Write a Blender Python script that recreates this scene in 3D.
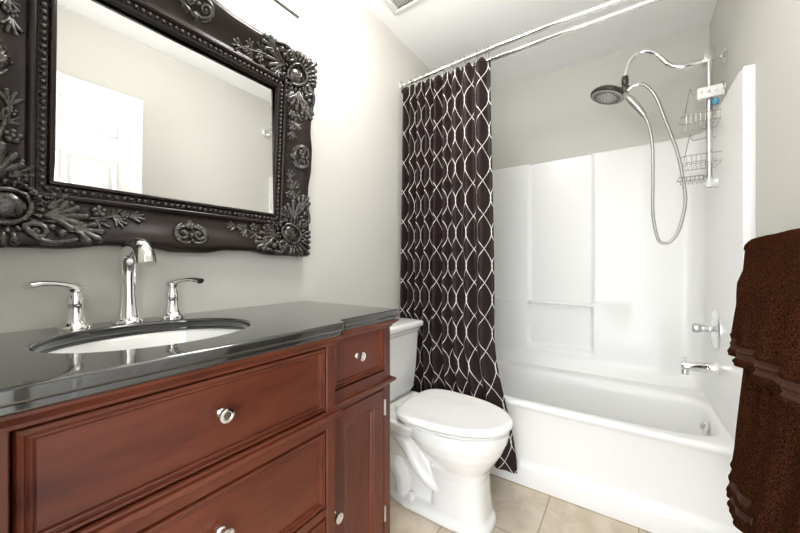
import bpy, bmesh, math, random
from mathutils import Vector, Matrix
random.seed(7)
PI = math.pi
S = bpy.context.scene
for o in list(bpy.data.objects): bpy.data.objects.remove(o)
col = S.collection

# ------------------------------------------------------------------ camera
cam = bpy.data.objects.new('camera', bpy.data.cameras.new('camera'))
col.objects.link(cam)
cam.data.sensor_width = 36.0
cam.data.lens = 36.0 * 327.9 / 800.0
cam.data.clip_start = 0.01
cam.location = (1.138, 0.0, 1.107)
cam.rotation_euler = (PI / 2, 0, 0.6053)
S.camera = cam

# ------------------------------------------------------------------ view + world
vs = S.view_settings
vs.view_transform = 'Standard'
vs.look = 'None'
vs.gamma = 1.0
vs.use_curve_mapping = False
vs.exposure = 1.2
wd = bpy.data.worlds.new('world')
S.world = wd
wd.use_nodes = True
wd.node_tree.nodes['Background'].inputs['Color'].default_value = (0.93, 0.96, 1.0, 1)
wd.node_tree.nodes['Background'].inputs['Strength'].default_value = 3.6
VANITY_E = 5.0      # emission of the vanity lamp glasses
CEIL_FILL_E = 22.0        # emission of the added fill light under the ceiling

# ------------------------------------------------------------------ room numbers
W = 1.524; H = 2.4866; YB = 2.53; YT = 1.717

# ------------------------------------------------------------------ materials
def mat(name, colr, rough=0.5, metal=0.0, spec=0.5, coat=0.0, bump=None, noise=None, coatr=0.05, sheen=0.0):
    m = bpy.data.materials.new(name); m.use_nodes = True
    nt = m.node_tree; b = nt.nodes['Principled BSDF']
    b.inputs['Base Color'].default_value = (*colr, 1)
    b.inputs['Roughness'].default_value = rough
    b.inputs['Metallic'].default_value = metal
    b.inputs['Specular IOR Level'].default_value = spec
    b.inputs['Coat Weight'].default_value = coat
    b.inputs['Coat Roughness'].default_value = coatr
    b.inputs['Sheen Weight'].default_value = sheen
    tc = nt.nodes.new('ShaderNodeTexCoord')
    if noise:
        sc, c2, det = noise
        n = nt.nodes.new('ShaderNodeTexNoise'); n.inputs['Scale'].default_value = sc; n.inputs['Detail'].default_value = det
        nt.links.new(tc.outputs['Object'], n.inputs['Vector'])
        r = nt.nodes.new('ShaderNodeValToRGB')
        r.color_ramp.elements[0].position = 0.35; r.color_ramp.elements[1].position = 0.68
        r.color_ramp.elements[0].color = (*colr, 1); r.color_ramp.elements[1].color = (*c2, 1)
        nt.links.new(n.outputs['Fac'], r.inputs['Fac']); nt.links.new(r.outputs['Color'], b.inputs['Base Color'])
    if bump:
        sc, st, dist = bump
        n = nt.nodes.new('ShaderNodeTexNoise'); n.inputs['Scale'].default_value = sc; n.inputs['Detail'].default_value = 4
        nt.links.new(tc.outputs['Object'], n.inputs['Vector'])
        bp = nt.nodes.new('ShaderNodeBump'); bp.inputs['Strength'].default_value = st; bp.inputs['Distance'].default_value = dist
        nt.links.new(n.outputs['Fac'], bp.inputs['Height']); nt.links.new(bp.outputs['Normal'], b.inputs['Normal'])
    return m

def emis(name, colr, e):
    m = bpy.data.materials.new(name); m.use_nodes = True
    b = m.node_tree.nodes['Principled BSDF']
    b.inputs['Base Color'].default_value = (0.9, 0.9, 0.88, 1)
    b.inputs['Emission Color'].default_value = (*colr, 1); b.inputs['Emission Strength'].default_value = e
    return m

def wood(name, axis):
    m = bpy.data.materials.new(name); m.use_nodes = True
    nt = m.node_tree; b = nt.nodes['Principled BSDF']
    tc = nt.nodes.new('ShaderNodeTexCoord'); mp = nt.nodes.new('ShaderNodeMapping')
    mp.inputs['Scale'].default_value = (6, 1.7, 6.5) if axis == 'Y' else (6, 6.5, 1.7)
    nt.links.new(tc.outputs['Object'], mp.inputs['Vector'])
    n = nt.nodes.new('ShaderNodeTexNoise'); n.inputs['Scale'].default_value = 1.3; n.inputs['Detail'].default_value = 7
    n.inputs['Distortion'].default_value = 0.9
    nt.links.new(mp.outputs['Vector'], n.inputs['Vector'])
    n2 = nt.nodes.new('ShaderNodeTexNoise'); n2.inputs['Scale'].default_value = 9; n2.inputs['Detail'].default_value = 3
    nt.links.new(mp.outputs['Vector'], n2.inputs['Vector'])
    mx = nt.nodes.new('ShaderNodeMath'); mx.operation = 'MULTIPLY_ADD'; mx.inputs[1].default_value = 0.3
    nt.links.new(n2.outputs['Fac'], mx.inputs[0]); nt.links.new(n.outputs['Fac'], mx.inputs[2])
    r = nt.nodes.new('ShaderNodeValToRGB')
    e = r.color_ramp.elements
    e[0].position = 0.42; e[0].color = (0.052, 0.0100, 0.0050, 1)
    e[1].position = 0.86; e[1].color = (0.128, 0.031, 0.0135, 1)
    k = e.new(0.64); k.color = (0.094, 0.0215, 0.0095, 1)
    nt.links.new(mx.outputs[0], r.inputs['Fac']); nt.links.new(r.outputs['Color'], b.inputs['Base Color'])
    b.inputs['Roughness'].default_value = 0.36; b.inputs['Specular IOR Level'].default_value = 0.35; b.inputs['Coat Weight'].default_value = 0.12; b.inputs['Coat Roughness'].default_value = 0.22
    return m

M = {}
M['wall'] = mat('wall_paint', (0.560, 0.550, 0.505), 0.75, bump=(260, 0.06, 0.002))
M['ceil'] = mat('ceiling_paint', (0.91, 0.91, 0.905), 0.85)
M['trim'] = mat('white_trim_paint', (0.84, 0.84, 0.83), 0.35)
M['door'] = mat('door_paint', (0.70, 0.70, 0.69), 0.4)
M['acrylic'] = mat('white_acrylic', (0.84, 0.84, 0.82), 0.34, coat=0.15, coatr=0.22)
M['porcelain'] = mat('white_porcelain', (0.84, 0.84, 0.825), 0.10, coat=0.5)
M['plastic_white'] = mat('white_plastic', (0.83, 0.83, 0.81), 0.30)
M['chrome'] = mat('chrome', (0.86, 0.86, 0.86), 0.06, 1.0)
M['satin'] = mat('brushed_nickel', (0.62, 0.61, 0.59), 0.28, 1.0)
M['steel'] = mat('steel_wire', (0.50, 0.49, 0.47), 0.25, 1.0)
M['hose'] = mat('grey_metal_hose', (0.42, 0.41, 0.39), 0.35, 0.9)
M['duct'] = mat('grey_duct', (0.42, 0.42, 0.40), 0.8)
M['nozzle_dot'] = mat('dark_rubber_nozzle', (0.05, 0.05, 0.048), 0.5)
M['barmetal'] = mat('grey_nickel', (0.33, 0.32, 0.31), 0.35, 0.8)
M['darkmetal'] = mat('dark_bronze_plastic', (0.055, 0.048, 0.042), 0.28, 0.3)
M['nozzle'] = mat('grey_nozzle_plate', (0.42, 0.41, 0.40), 0.3, 0.5)
M['clear'] = mat('clear_plastic', (0.72, 0.73, 0.73), 0.12, 0.0, coat=0.3)
M['acrylic_knob'] = mat('clear_acrylic_handle', (0.60, 0.60, 0.59), 0.08, 0.5)
M['frame'] = mat('dark_antique_wood', (0.013, 0.009, 0.0075), 0.26, spec=0.3, coat=0.06, noise=(7, (0.020, 0.012, 0.010), 4), coatr=0.18)
M['ornament'] = mat('carved_dark_resin', (0.014, 0.011, 0.0095), 0.22, coat=0.45, noise=(110, (0.070, 0.058, 0.047), 5), coatr=0.2)
M['mirror'] = mat('silvered_glass', (0.93, 0.94, 0.93), 0.0, 1.0)
M['towel'] = mat('brown_terry', (0.011, 0.0038, 0.002), 0.95, spec=0.0, bump=(210, 1.0, 0.008), noise=(300, (0.074, 0.0265, 0.012), 4), sheen=0.0)
M['towelband'] = mat('brown_woven_band', (0.050, 0.020, 0.012), 0.7, spec=0.15, bump=(500, 0.5, 0.002))
M['soap'] = mat('blue_plastic', (0.06, 0.25, 0.42), 0.3)
M['dark'] = mat('dark_void', (0.02, 0.02, 0.02), 0.9)
M['wood_h'] = wood('cherry_wood_horizontal', 'Y')
M['wood_v'] = wood('cherry_wood_vertical', 'Z')
M['lamp'] = emis('frosted_lamp_glass', (1.0, 0.95, 0.88), VANITY_E)
M['fill_glow'] = emis('fill_light_glow', (1.0, 0.97, 0.93), CEIL_FILL_E)

def granite():
    m = mat('dark_granite', (0.018, 0.018, 0.016), 0.07, coat=0.5, noise=(240, (0.025, 0.0245, 0.022), 2), spec=0.8, coatr=0.02)
    return m
M['granite'] = granite()

def tile():
    m = bpy.data.materials.new('beige_floor_tile'); m.use_nodes = True
    nt = m.node_tree; b = nt.nodes['Principled BSDF']
    tc = nt.nodes.new('ShaderNodeTexCoord'); mp = nt.nodes.new('ShaderNodeMapping')
    # joints: x = 0.834 + k*0.345, y = 1.712 - k*0.332
    mp.inputs['Location'].default_value = (-0.834 + 0.345 * 4, -1.712 + 0.332 * 12, 0)
    nt.links.new(tc.outputs['Object'], mp.inputs['Vector'])
    br = nt.nodes.new('ShaderNodeTexBrick')
    br.offset = 0.0; br.squash = 1.0
    br.inputs['Scale'].default_value = 1.0
    br.inputs['Brick Width'].default_value = 0.345; br.inputs['Row Height'].default_value = 0.332
    br.inputs['Mortar Size'].default_value = 0.0032; br.inputs['Mortar Smooth'].default_value = 0.3
    br.inputs['Color1'].default_value = (0.60, 0.52, 0.41, 1); br.inputs['Color2'].default_value = (0.64, 0.56, 0.45, 1)
    br.inputs['Mortar'].default_value = (0.36, 0.27, 0.18, 1)
    nt.links.new(mp.outputs['Vector'], br.inputs['Vector'])
    n = nt.nodes.new('ShaderNodeTexNoise'); n.inputs['Scale'].default_value = 9; n.inputs['Detail'].default_value = 8; n.inputs['Distortion'].default_value = 0.8
    nt.links.new(tc.outputs['Object'], n.inputs['Vector'])
    r = nt.nodes.new('ShaderNodeValToRGB'); r.color_ramp.elements[0].position = 0.36; r.color_ramp.elements[1].position = 0.6
    r.color_ramp.elements[0].color = (0.80, 0.76, 0.69, 1); r.color_ramp.elements[1].color = (1, 1, 1, 1)
    nt.links.new(n.outputs['Fac'], r.inputs['Fac'])
    mx = nt.nodes.new('ShaderNodeMix'); mx.data_type = 'RGBA'; mx.blend_type = 'MULTIPLY'; mx.inputs['Factor'].default_value = 1
    nt.links.new(br.outputs['Color'], mx.inputs['A']); nt.links.new(r.outputs['Color'], mx.inputs['B'])
    nt.links.new(mx.outputs['Result'], b.inputs['Base Color'])
    b.inputs['Roughness'].default_value = 0.33
    bp = nt.nodes.new('ShaderNodeBump'); bp.inputs['Strength'].default_value = 0.4; bp.inputs['Distance'].default_value = 0.002; bp.invert = True
    nt.links.new(br.outputs['Fac'], bp.inputs['Height']); nt.links.new(bp.outputs['Normal'], b.inputs['Normal'])
    return m
M['tile'] = tile()

def curtain_mat():
    m = bpy.data.materials.new('trellis_curtain_fabric'); m.use_nodes = True
    nt = m.node_tree; b = nt.nodes['Principled BSDF']
    uv = nt.nodes.new('ShaderNodeUVMap'); sp = nt.nodes.new('ShaderNodeSeparateXYZ')
    nt.links.new(uv.outputs['UV'], sp.inputs[0])
    def mth(op, a, b_=None, c=None):
        n = nt.nodes.new('ShaderNodeMath'); n.operation = op
        for i, v in enumerate((a, b_, c)):
            if v is None: continue
            if isinstance(v, (int, float)): n.inputs[i].default_value = v
            else: nt.links.new(v, n.inputs[i])
        return n.outputs[0]
    P, SP, A, hw = 0.348, 0.088, 0.0452, 0.0017
    sv = mth('SINE', mth('MULTIPLY', sp.outputs['Y'], 2 * PI / P))
    cv = mth('COSINE', mth('MULTIPLY', sp.outputs['Y'], 2 * PI / P))
    slope = mth('SQRT', mth('ADD', 1.0, mth('POWER', mth('MULTIPLY', cv, A * 2 * PI / P), 2.0)))
    w = mth('MULTIPLY', slope, hw)
    lines = []
    for sg in (1, -1):
        t = mth('DIVIDE', mth('MULTIPLY_ADD', sv, sg * A, sp.outputs['X']), SP)
        fr = mth('ABSOLUTE', mth('SUBTRACT', mth('FRACT', t), 0.5))
        lines.append(mth('LESS_THAN', mth('MULTIPLY', fr, SP), w))
    f = mth('MAXIMUM', *lines)
    mx = nt.nodes.new('ShaderNodeMix'); mx.data_type = 'RGBA'
    nt.links.new(f, mx.inputs['Factor'])
    mx.inputs['A'].default_value = (0.0165, 0.0082, 0.0078, 1); mx.inputs['B'].default_value = (0.66, 0.63, 0.60, 1)
    nt.links.new(mx.outputs['Result'], b.inputs['Base Color'])
    b.inputs['Roughness'].default_value = 0.6; b.inputs['Specular IOR Level'].default_value = 0.25
    return m
M['curtain'] = curtain_mat()

# ------------------------------------------------------------------ object helpers
def tag(o, label=None, cat=None, group=None, kind=None):
    if label: o['label'] = label
    if cat: o['category'] = cat
    if group: o['group'] = group
    if kind: o['kind'] = kind
    return o

def empty(name, loc, label, cat, group=None):
    o = bpy.data.objects.new(name, None); col.objects.link(o)
    o.location = loc; o.empty_display_size = 0.05
    return tag(o, label, cat, group)

def catmull(pts, per=6):
    pts = [Vector(p) for p in pts]
    if len(pts) < 3: return pts
    out = []
    for i in range(len(pts) - 1):
        p0 = pts[max(i - 1, 0)]; p1 = pts[i]; p2 = pts[i + 1]; p3 = pts[min(i + 2, len(pts) - 1)]
        for k in range(per):
            t = k / per
            out.append(0.5 * ((2 * p1) + (p2 - p0) * t + (2 * p0 - 5 * p1 + 4 * p2 - p3) * t * t + (3 * p1 - p0 - 3 * p2 + p3) * t ** 3))
    out.append(pts[-1])
    return out

class MB:
    def __init__(s): s.bm = bmesh.new()
    def box(s, x0, x1, y0, y1, z0, z1, bev=0.0, seg=2):
        r = bmesh.ops.create_cube(s.bm, size=1.0)
        vs_ = r['verts']
        for v in vs_:
            v.co = Vector(((x0 + x1) / 2 + v.co.x * (x1 - x0), (y0 + y1) / 2 + v.co.y * (y1 - y0), (z0 + z1) / 2 + v.co.z * (z1 - z0)))
        if bev > 0:
            es = list({e for v in vs_ for e in v.link_edges})
            bmesh.ops.bevel(s.bm, geom=es, offset=bev, segments=seg, affect='EDGES', profile=0.5)
        return s
    def quad_strip(s, rows, close=False):
        """rows: list of equal-length lists of points -> grid of quads"""
        vr = [[s.bm.verts.new(p) for p in row] for row in rows]
        n = len(vr[0])
        for a, b in zip(vr[:-1], vr[1:]):
            for i in range(n if close else n - 1):
                j = (i + 1) % n
                try: s.bm.faces.new((a[i], a[j], b[j], b[i]))
                except ValueError: pass
        return vr
    def cap(s, ring):
        try: s.bm.faces.new(ring)
        except ValueError: pass
    def tube(s, pts, r, seg=10, per=6, smooth=True, closed=False, flat=1.0, flatdir=None):
        """r: number, or list of radii at the given points; flat squashes the tube along flatdir"""
        n0 = len(pts)
        P = catmull(pts, per) if (smooth and n0 > 2) else [Vector(p) for p in pts]
        if isinstance(r, (int, float)): R = [r] * len(P)
        else:
            R = []
            for i in range(len(P)):
                t = i / (len(P) - 1) * (n0 - 1); k = min(int(t), n0 - 2); R.append(r[k] + (r[k + 1] - r[k]) * (t - k))
        if closed: P = P[:-1] if (P[0] - P[-1]).length < 1e-6 else P; R = R[:len(P)]
        n = len(P)
        up = None; rows = []
        for i in range(n):
            if closed: t = (P[(i + 1) % n] - P[i - 1])
            else: t = P[min(i + 1, n - 1)] - P[max(i - 1, 0)]
            if t.length < 1e-9: t = Vector((0, 0, 1))
            t.normalize()
            if up is None:
                up = t.orthogonal().normalized()
                if abs(t.z) < 0.9: up = (Vector((0, 0, 1)) - t * t.z).normalized()
            else:
                up = up - t * up.dot(t)
                up = up.normalized() if up.length > 1e-6 else t.orthogonal().normalized()
            sd = t.cross(up)
            ring = []
            for k in range(seg):
                a = 2 * PI * k / seg
                d = (up * math.cos(a) + sd * math.sin(a)) * R[i]
                if flatdir is not None: d = d - flatdir * d.dot(flatdir) * (1 - flat)
                ring.append(P[i] + d)
            rows.append(ring)
        if closed: rows.append(rows[0])
        vr = s.quad_strip(rows, close=True)
        if not closed:
            s.cap(vr[0][::-1]); s.cap(vr[-1])
        return s
    def lathe(s, prof, o=(0, 0, 0), axis=(0, 0, 1), seg=28, sx=1.0, sy=1.0, capends=True):
        """prof: (radius, height) pairs along axis"""
        ax = Vector(axis).normalized(); u = ax.orthogonal().normalized()
        if abs(ax.z) > 0.99: u = Vector((1, 0, 0))
        v = ax.cross(u); o = Vector(o)
        rows = [[o + ax * h + (u * math.cos(2 * PI * k / seg) * sx + v * math.sin(2 * PI * k / seg) * sy) * max(r, 1e-5) for k in range(seg)] for r, h in prof]
        vr = s.quad_strip(rows, close=True)
        if capends: s.cap(vr[0][::-1]); s.cap(vr[-1])
        return s
    def ball(s, c, rx, ry=None, rz=None, rot=None, u=12, v=8):
        ry = ry or rx; rz = rz or rx
        m = Matrix.Translation(Vector(c)) @ (rot.to_4x4() if rot else Matrix.Identity(4)) @ Matrix.Diagonal((rx, ry, rz, 1))
        bmesh.ops.create_uvsphere(s.bm, u_segments=u, v_segments=v, radius=1.0, matrix=m)
        return s
    def build(s, name, m, parent=None, smooth=True, ang=40, origin=None, recalc=True):
        bmesh.ops.remove_doubles(s.bm, verts=s.bm.verts, dist=1e-6)
        if recalc: bmesh.ops.recalc_face_normals(s.bm, faces=s.bm.faces)
        me = bpy.data.meshes.new(name)
        if parent is not None and origin is None: origin = parent.location if parent.parent is None else None
        s.bm.to_mesh(me); s.bm.free()
        me.materials.append(m)
        o = bpy.data.objects.new(name, me); col.objects.link(o)
        if smooth:
            for p in me.polygons: p.use_smooth = True
            sharp(me, ang)
        if parent is not None:
            o.parent = parent
            # every mesh is written in room coordinates; undo the parents' places
            off = Vector((0, 0, 0)); q = parent
            while q is not None: off += q.location; q = q.parent
            o.location = -off
        return o

def sharp(me, ang):
    b = bmesh.new(); b.from_mesh(me)
    lim = math.radians(ang)
    for e in b.edges:
        if len(e.link_faces) == 2:
            e.smooth = e.calc_face_angle(0) < lim
    b.to_mesh(me); b.free()

# ================================================================== SETTING
def struct(name, mb, m, smooth=False):
    o = mb.build(name, m, None, smooth=smooth); o['kind'] = 'structure'; return o
T = 0.10
struct('floor', MB().box(-T, W + T, -1.3, YB + T, -0.06, 0.0), M['tile'])
struct('ceiling', MB().box(-T, W + T, -0.60, YB + T, H, H + 0.08), M['ceil'])
struct('wall_left', MB().box(-T, 0.0, -0.45, YB + T, 0.0, H), M['wall'])
struct('wall_back', MB().box(0.0, W, YB, YB + T, 0.0, H), M['wall'])
struct('wall_right', MB().box(W, W + T, -0.45, YB + T, 0.0, H), M['wall'])
# the front wall holds the open doorway the picture is taken from
fw = MB().box(0.0, 0.66, -0.45, -0.33, 0.0, H)
fw.box(0.60, 0.70, -0.33, -0.08, 0.0, H).box(0.70, W, -0.18, -0.08, 2.10, H).box(1.47, W, -0.18, -0.08, 0, 2.10)
struct('wall_front', fw, M['wall'])
tr = MB().box(0.70, 0.715, -0.20, -0.06, 0, 2.10).box(1.455, 1.47, -0.20, -0.06, 0, 2.10).box(0.70, 1.47, -0.20, -0.06, 2.085, 2.10)
struct('trim_1', tr, M['trim'])
bb = MB().box(W - 0.013, W, -0.06, YT - 0.005, 0, 0.085, 0.003)
struct('baseboard_right', bb, M['trim'])
struct('baseboard_left', MB().box(0, 0.013, 0.925, YT - 0.005, 0, 0.085, 0.003), M['trim'])

# open white six-panel door, folded back along the right wall
def door():
    x0, x1 = 1.392, 1.427; y0, y1 = -0.005, 0.757; z0, z1 = 0.012, 2.075
    d = MB(); d.box(x0, x1, y0, y1, z0, z1, 0.001, 1)
    ys = [(y0 + 0.115, y0 + 0.345), (y1 - 0.345, y1 - 0.115)]
    for (a, b) in ys:
        for (c, e) in ((0.22, 0.86), (0.98, 1.68), (1.80, 1.975)):
            rows = []
            for ins, dx in ((0, 0), (0.012, 0.009), (0.03, 0.009), (0.05, 0.002), (0.0501, 0.002)):
                rows.append([(x0 - 0.0005 + dx if dx else x0 - 0.0005, *q) for q in ((a + ins, c + ins), (b - ins, c + ins), (b - ins, e - ins), (a + ins, e - ins))])
            # moulded raised panel standing proud of the slab face
            rows = [[(x0 - 0.0005 - k, y, z) for (_, y, z) in r] for r, k in zip(rows, (0, 0.010, 0.0, 0.009, 0.009))]
            vr = d.quad_strip(rows, close=True); d.cap(vr[-1])
    o = d.build('door_1', M['door'], None, smooth=False); o['kind'] = 'structure'
    k = MB().lathe([(0.028, 0), (0.028, 0.006), (0.012, 0.012), (0.012, 0.02), (0.024, 0.028), (0.024, 0.038), (0.01, 0.043)], (x0, y1 - 0.065, 0.95), (-1, 0, 0))
    k.build('door_knob', M['satin'], o)
door()

# ================================================================== TUB AND SURROUND (one moulded unit)
tubroot = empty('bathtub', (0.76, 2.1, 0.0), 'white one-piece bathtub with tall moulded wall surround in the alcove', 'bathtub')
XL, XR, YBK = 0.034, 1.490, 2.500

def sstep(a, b, x):
    t = max(0, min(1, (x - a) / (b - a))); return t * t * (3 - 2 * t)

def build_tub():
    mb = MB(); N = 160
    zr = 0.42
    cx, cy = (XL + XR) / 2, 2.055
    def rect(t, x0, x1, y0, y1, e=9):
        c, s_ = math.cos(t), math.sin(t)
        rr = (abs(c) ** e + abs(s_) ** e) ** (-1 / e)
        mx, my = (x0 + x1) / 2, (y0 + y1) / 2
        return mx + c * rr * (x1 - x0) / 2, my + s_ * rr * (y1 - y0) / 2
    def ring(x0, x1, y0, y1, z, e): return [(*rect(2 * PI * k / N, x0, x1, y0, y1, e), z) for k in range(N)]
    rows = [ring(XL - 0.03, XR + 0.03, YT + 0.008, YBK + 0.028, 0.385, 60),
            ring(XL - 0.03, XR + 0.03, YT, YBK + 0.028, 0.400, 60), ring(XL - 0.03, XR + 0.03, YT + 0.002, YBK + 0.028, 0.412, 60),
            ring(XL - 0.026, XR + 0.026, YT + 0.008, YBK + 0.025, 0.4185, 50), ring(XL - 0.01, XR + 0.01, YT + 0.018, YBK + 0.015, zr, 40)]
    i0 = (0.125, 1.480, 1.766, 2.335)
    for ins, z, e in ((-0.014, zr, 5.0), (-0.004, zr - 0.002, 4.9), (0.006, zr - 0.008, 4.8), (0.014, zr - 0.018, 4.6), (0.020, zr - 0.032, 4.5), (0.025, zr - 0.06, 4.4), (0.034, zr - 0.14, 3.7), (0.048, zr - 0.24, 3.5), (0.062, zr - 0.30, 3.4), (0.095, zr - 0.333, 3.2), (0.15, zr - 0.342, 3.0)):
        sl = max(0, (zr - 0.02 - z)) * 0.75   # the far (left) end slopes like a back rest
        rows.append(ring(i0[0] + ins + sl, i0[1] - ins, i0[2] + ins, i0[3] - ins, z, e))
    vr = mb.quad_strip(rows, close=True); mb.cap(vr[-1])
    # apron
    prof = [(YT + 0.008, 0.386), (YT + 0.013, 0.36), (YT + 0.017, 0.30), (YT + 0.021, 0.13), (YT + 0.018, 0.112), (YT + 0.008, 0.095), (YT + 0.004, 0.085), (YT + 0.003, 0.0)]
    mb.quad_strip([[(x, y, z) for x in (XL - 0.03, 0.3, 0.76, 1.2, XR + 0.03)] for y, z in prof])
    mb.build('tub', M['acrylic'], tubroot, ang=50)
    # wall surround: one U-shaped sheet with coved inside corners
    fil = 0.085; path = []
    def add(x, y, nx, ny): path.append((x, y, nx, ny))
    for k in range(14): add(XL, YT + (YBK - fil - YT) * k / 14, 1, 0)
    for k in range(11):
        a = PI - PI / 2 * k / 10; add(XL + fil + math.cos(a) * fil, YBK - fil + math.sin(a) * fil, -math.cos(a), -math.sin(a))
    nb = 130
    for k in range(1, nb): add(XL + fil + (XR - XL - 2 * fil) * k / nb, YBK, 0, -1)
    for k in range(11):
        a = PI / 2 - PI / 2 * k / 10; add(XR - fil + math.cos(a) * fil, YBK - fil + math.sin(a) * fil, -math.cos(a), -math.sin(a))
    for k in range(1, 15): add(XR, YBK - fil - (YBK - fil - YT) * k / 14, -1, 0)
    ztop = 1.855
    def zlim(y): return ztop - 0.02 * (1 - math.sqrt(max(0, 1 - (max(0, (YT + 0.02 - y)) / 0.02) ** 2)))
    nz = 110
    def depth(x, y, z):
        d = 0.0
        if y > YBK - 0.02:
            incol = sstep(0.548, 0.560, x) * (1 - sstep(0.948, 0.960, x))
            # column channel from the top down to the niche floor
            zf = sstep(0.535, 0.56, z)
            low = 1 - sstep(0.868, 0.882, z)
            edge = sstep(0.13, 0.22, x) * (1 - sstep(0.98, 1.18, x))
            d = 0.034 * (low * edge + (1 - edge) * (1 - sstep(0.60, 0.90, z))) * (1 - incol * zf) * sstep(XL + fil, XL + fil + 0.07, x) * (1 - sstep(XR - fil - 0.12, XR - fil, x))
            d -= 0.010 * incol * zf
        return d
    rows = []
    for j in range(nz + 1):
        row = []
        for (x, y, nx, ny) in path:
            z1 = zlim(y); z = 0.412 + (z1 - 0.006 - 0.412) * j / nz
            d = depth(x, y, z)
            # soft cove into the tub deck
            d += (0.055 if abs(ny) > 0.9 else 0.010 + 0.045 * max(0, -ny) ** 2) * (1 - sstep(0.400, 0.53, z)) ** 2
            row.append((x + nx * d, y + ny * d, z))
        rows.append(row)
    for off, dz in ((-0.002, 0.003), (-0.006, 0.006), (-0.027, 0.006)):
        rows.append([(x + nx * off, y + ny * off, zlim(y) - 0.006 + dz) for (x, y, nx, ny) in path])
    sm = MB(); vr = sm.quad_strip(rows)
    # the front returns of both side panels
    for xs, sg in ((XL, -1), (XR, 1)):
        sm.quad_strip([[(xs + sg * o_, YT + dy, z) for z in [0.40 + (ztop - 0.012 - 0.40) * q / 8 for q in range(9)]] for o_, dy in ((0, 0), (0.002, -0.004), (0.006, -0.006), (0.028, -0.006), (0.033, -0.003))])
    sm.build('surround', M['acrylic'], tubroot, ang=60)
    # moulded grab bar across the niche
    gb = MB().tube([(0.552, 2.472, 0.855), (0.956, 2.472, 0.849)], 0.0095, 12, smooth=False)
    for x in (0.556, 0.952): gb.tube([(x, 2.472, 0.852), (x, 2.505, 0.852)], 0.011, 10, smooth=False)
    tag(gb.build('grab_bar', M['acrylic'], tubroot), 'white grab bar across the niche')
    ov = MB().lathe([(0.034, 0), (0.034, 0.004), (0.028, 0.009), (0.012, 0.011)], (1.447, 2.09, 0.346), (-1, 0, 0.16))
    ov.box(1.423, 1.438, 2.086, 2.094, 0.340, 0.367, 0.002)
    tag(ov.build('overflow_plate', M['chrome'], tubroot), 'round chrome overflow plate')
build_tub()

# ------------------------------------------------------------------ tub filler, valve
sp_ = empty('tub_spout', (1.49, 2.13, 0.615), 'chrome tub spout on the right end wall below the round valve', 'tub spout')
s = MB()
prof = [(1.489, 0.027, 0.624), (1.484, 0.028, 0.624), (1.478, 0.0260, 0.624), (1.44, 0.0255, 0.623), (1.39, 0.024, 0.620), (1.366, 0.0225, 0.6175), (1.357, 0.019, 0.617)]
rows = [[(x, 2.13 + math.cos(2 * PI * k / 20) * r, z + math.sin(2 * PI * k / 20) * r) for k in range(20)] for x, r, z in prof]
vr = s.quad_strip(rows, close=True); s.cap(vr[0][::-1]); s.cap(vr[-1])
s.lathe([(0.013, 0.0), (0.0155, -0.02), (0.0155, -0.036), (0.012, -0.036)], (1.373, 2.13, 0.612))
s.build('spout_body', M['chrome'], sp_)
MB().lathe([(0.004, 0), (0.004, 0.016), (0.0085, 0.018), (0.0085, 0.023), (0.003, 0.025)], (1.372, 2.13, 0.637)).build('diverter_pull', M['chrome'], sp_)
MB().lathe([(0.030, 0), (0.030, 0.008), (0.024, 0.012)], (1.4905, 2.13, 0.624), (-1, 0, 0)).build('wall_flange', M['plastic_white'], sp_)

va = empty('shower_valve', (1.49, 2.145, 0.807), 'round chrome shower valve plate with clear knob above the tub spout', 'shower valve')
MB().lathe([(0.094, 0), (0.094, 0.004), (0.087, 0.011), (0.066, 0.013), (0.062, 0.009), (0.045, 0.010), (0.034, 0.018), (0.022, 0.020), (0.022, 0.030)], (1.490, 2.145, 0.807), (-1, 0, 0), 40).build('escutcheon', M['chrome'], va)
h = MB().lathe([(0.014, 0.028), (0.016, 0.05), (0.019, 0.056), (0.022, 0.062), (0.024, 0.072), (0.023, 0.082), (0.018, 0.087), (0.007, 0.089)], (1.490, 2.145, 0.807), (-1, 0, 0), 10)
tag(h.build('knob', M['acrylic_knob'], va, smooth=False), 'clear faceted knob')

# ------------------------------------------------------------------ shower arm, head, caddy
ya = 2.15
ar = empty('shower', (1.524, ya, 2.105), 'dark round shower head with hand spray and hose on an S-curved chrome arm', 'shower')
MB().lathe([(0.034, 0), (0.034, 0.004), (0.026, 0.010), (0.013, 0.014), (0.013, 0.02)], (1.524, ya, 2.105), (-1, 0, 0)).build('wall_flange', M['chrome'], ar)
MB().tube([(1.522, ya, 2.105), (1.45, ya, 2.104), (1.40, ya, 2.103), (1.355, ya, 2.108), (1.318, ya, 2.128), (1.285, ya, 2.176), (1.255, ya, 2.215), (1.22, ya, 2.236), (1.19, ya, 2.238), (1.16, ya, 2.222), (1.142, ya, 2.19), (1.134, ya, 2.150), (1.132, ya, 2.125)], 0.0115, 14).build('shower_arm', M['chrome'], ar)

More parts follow.
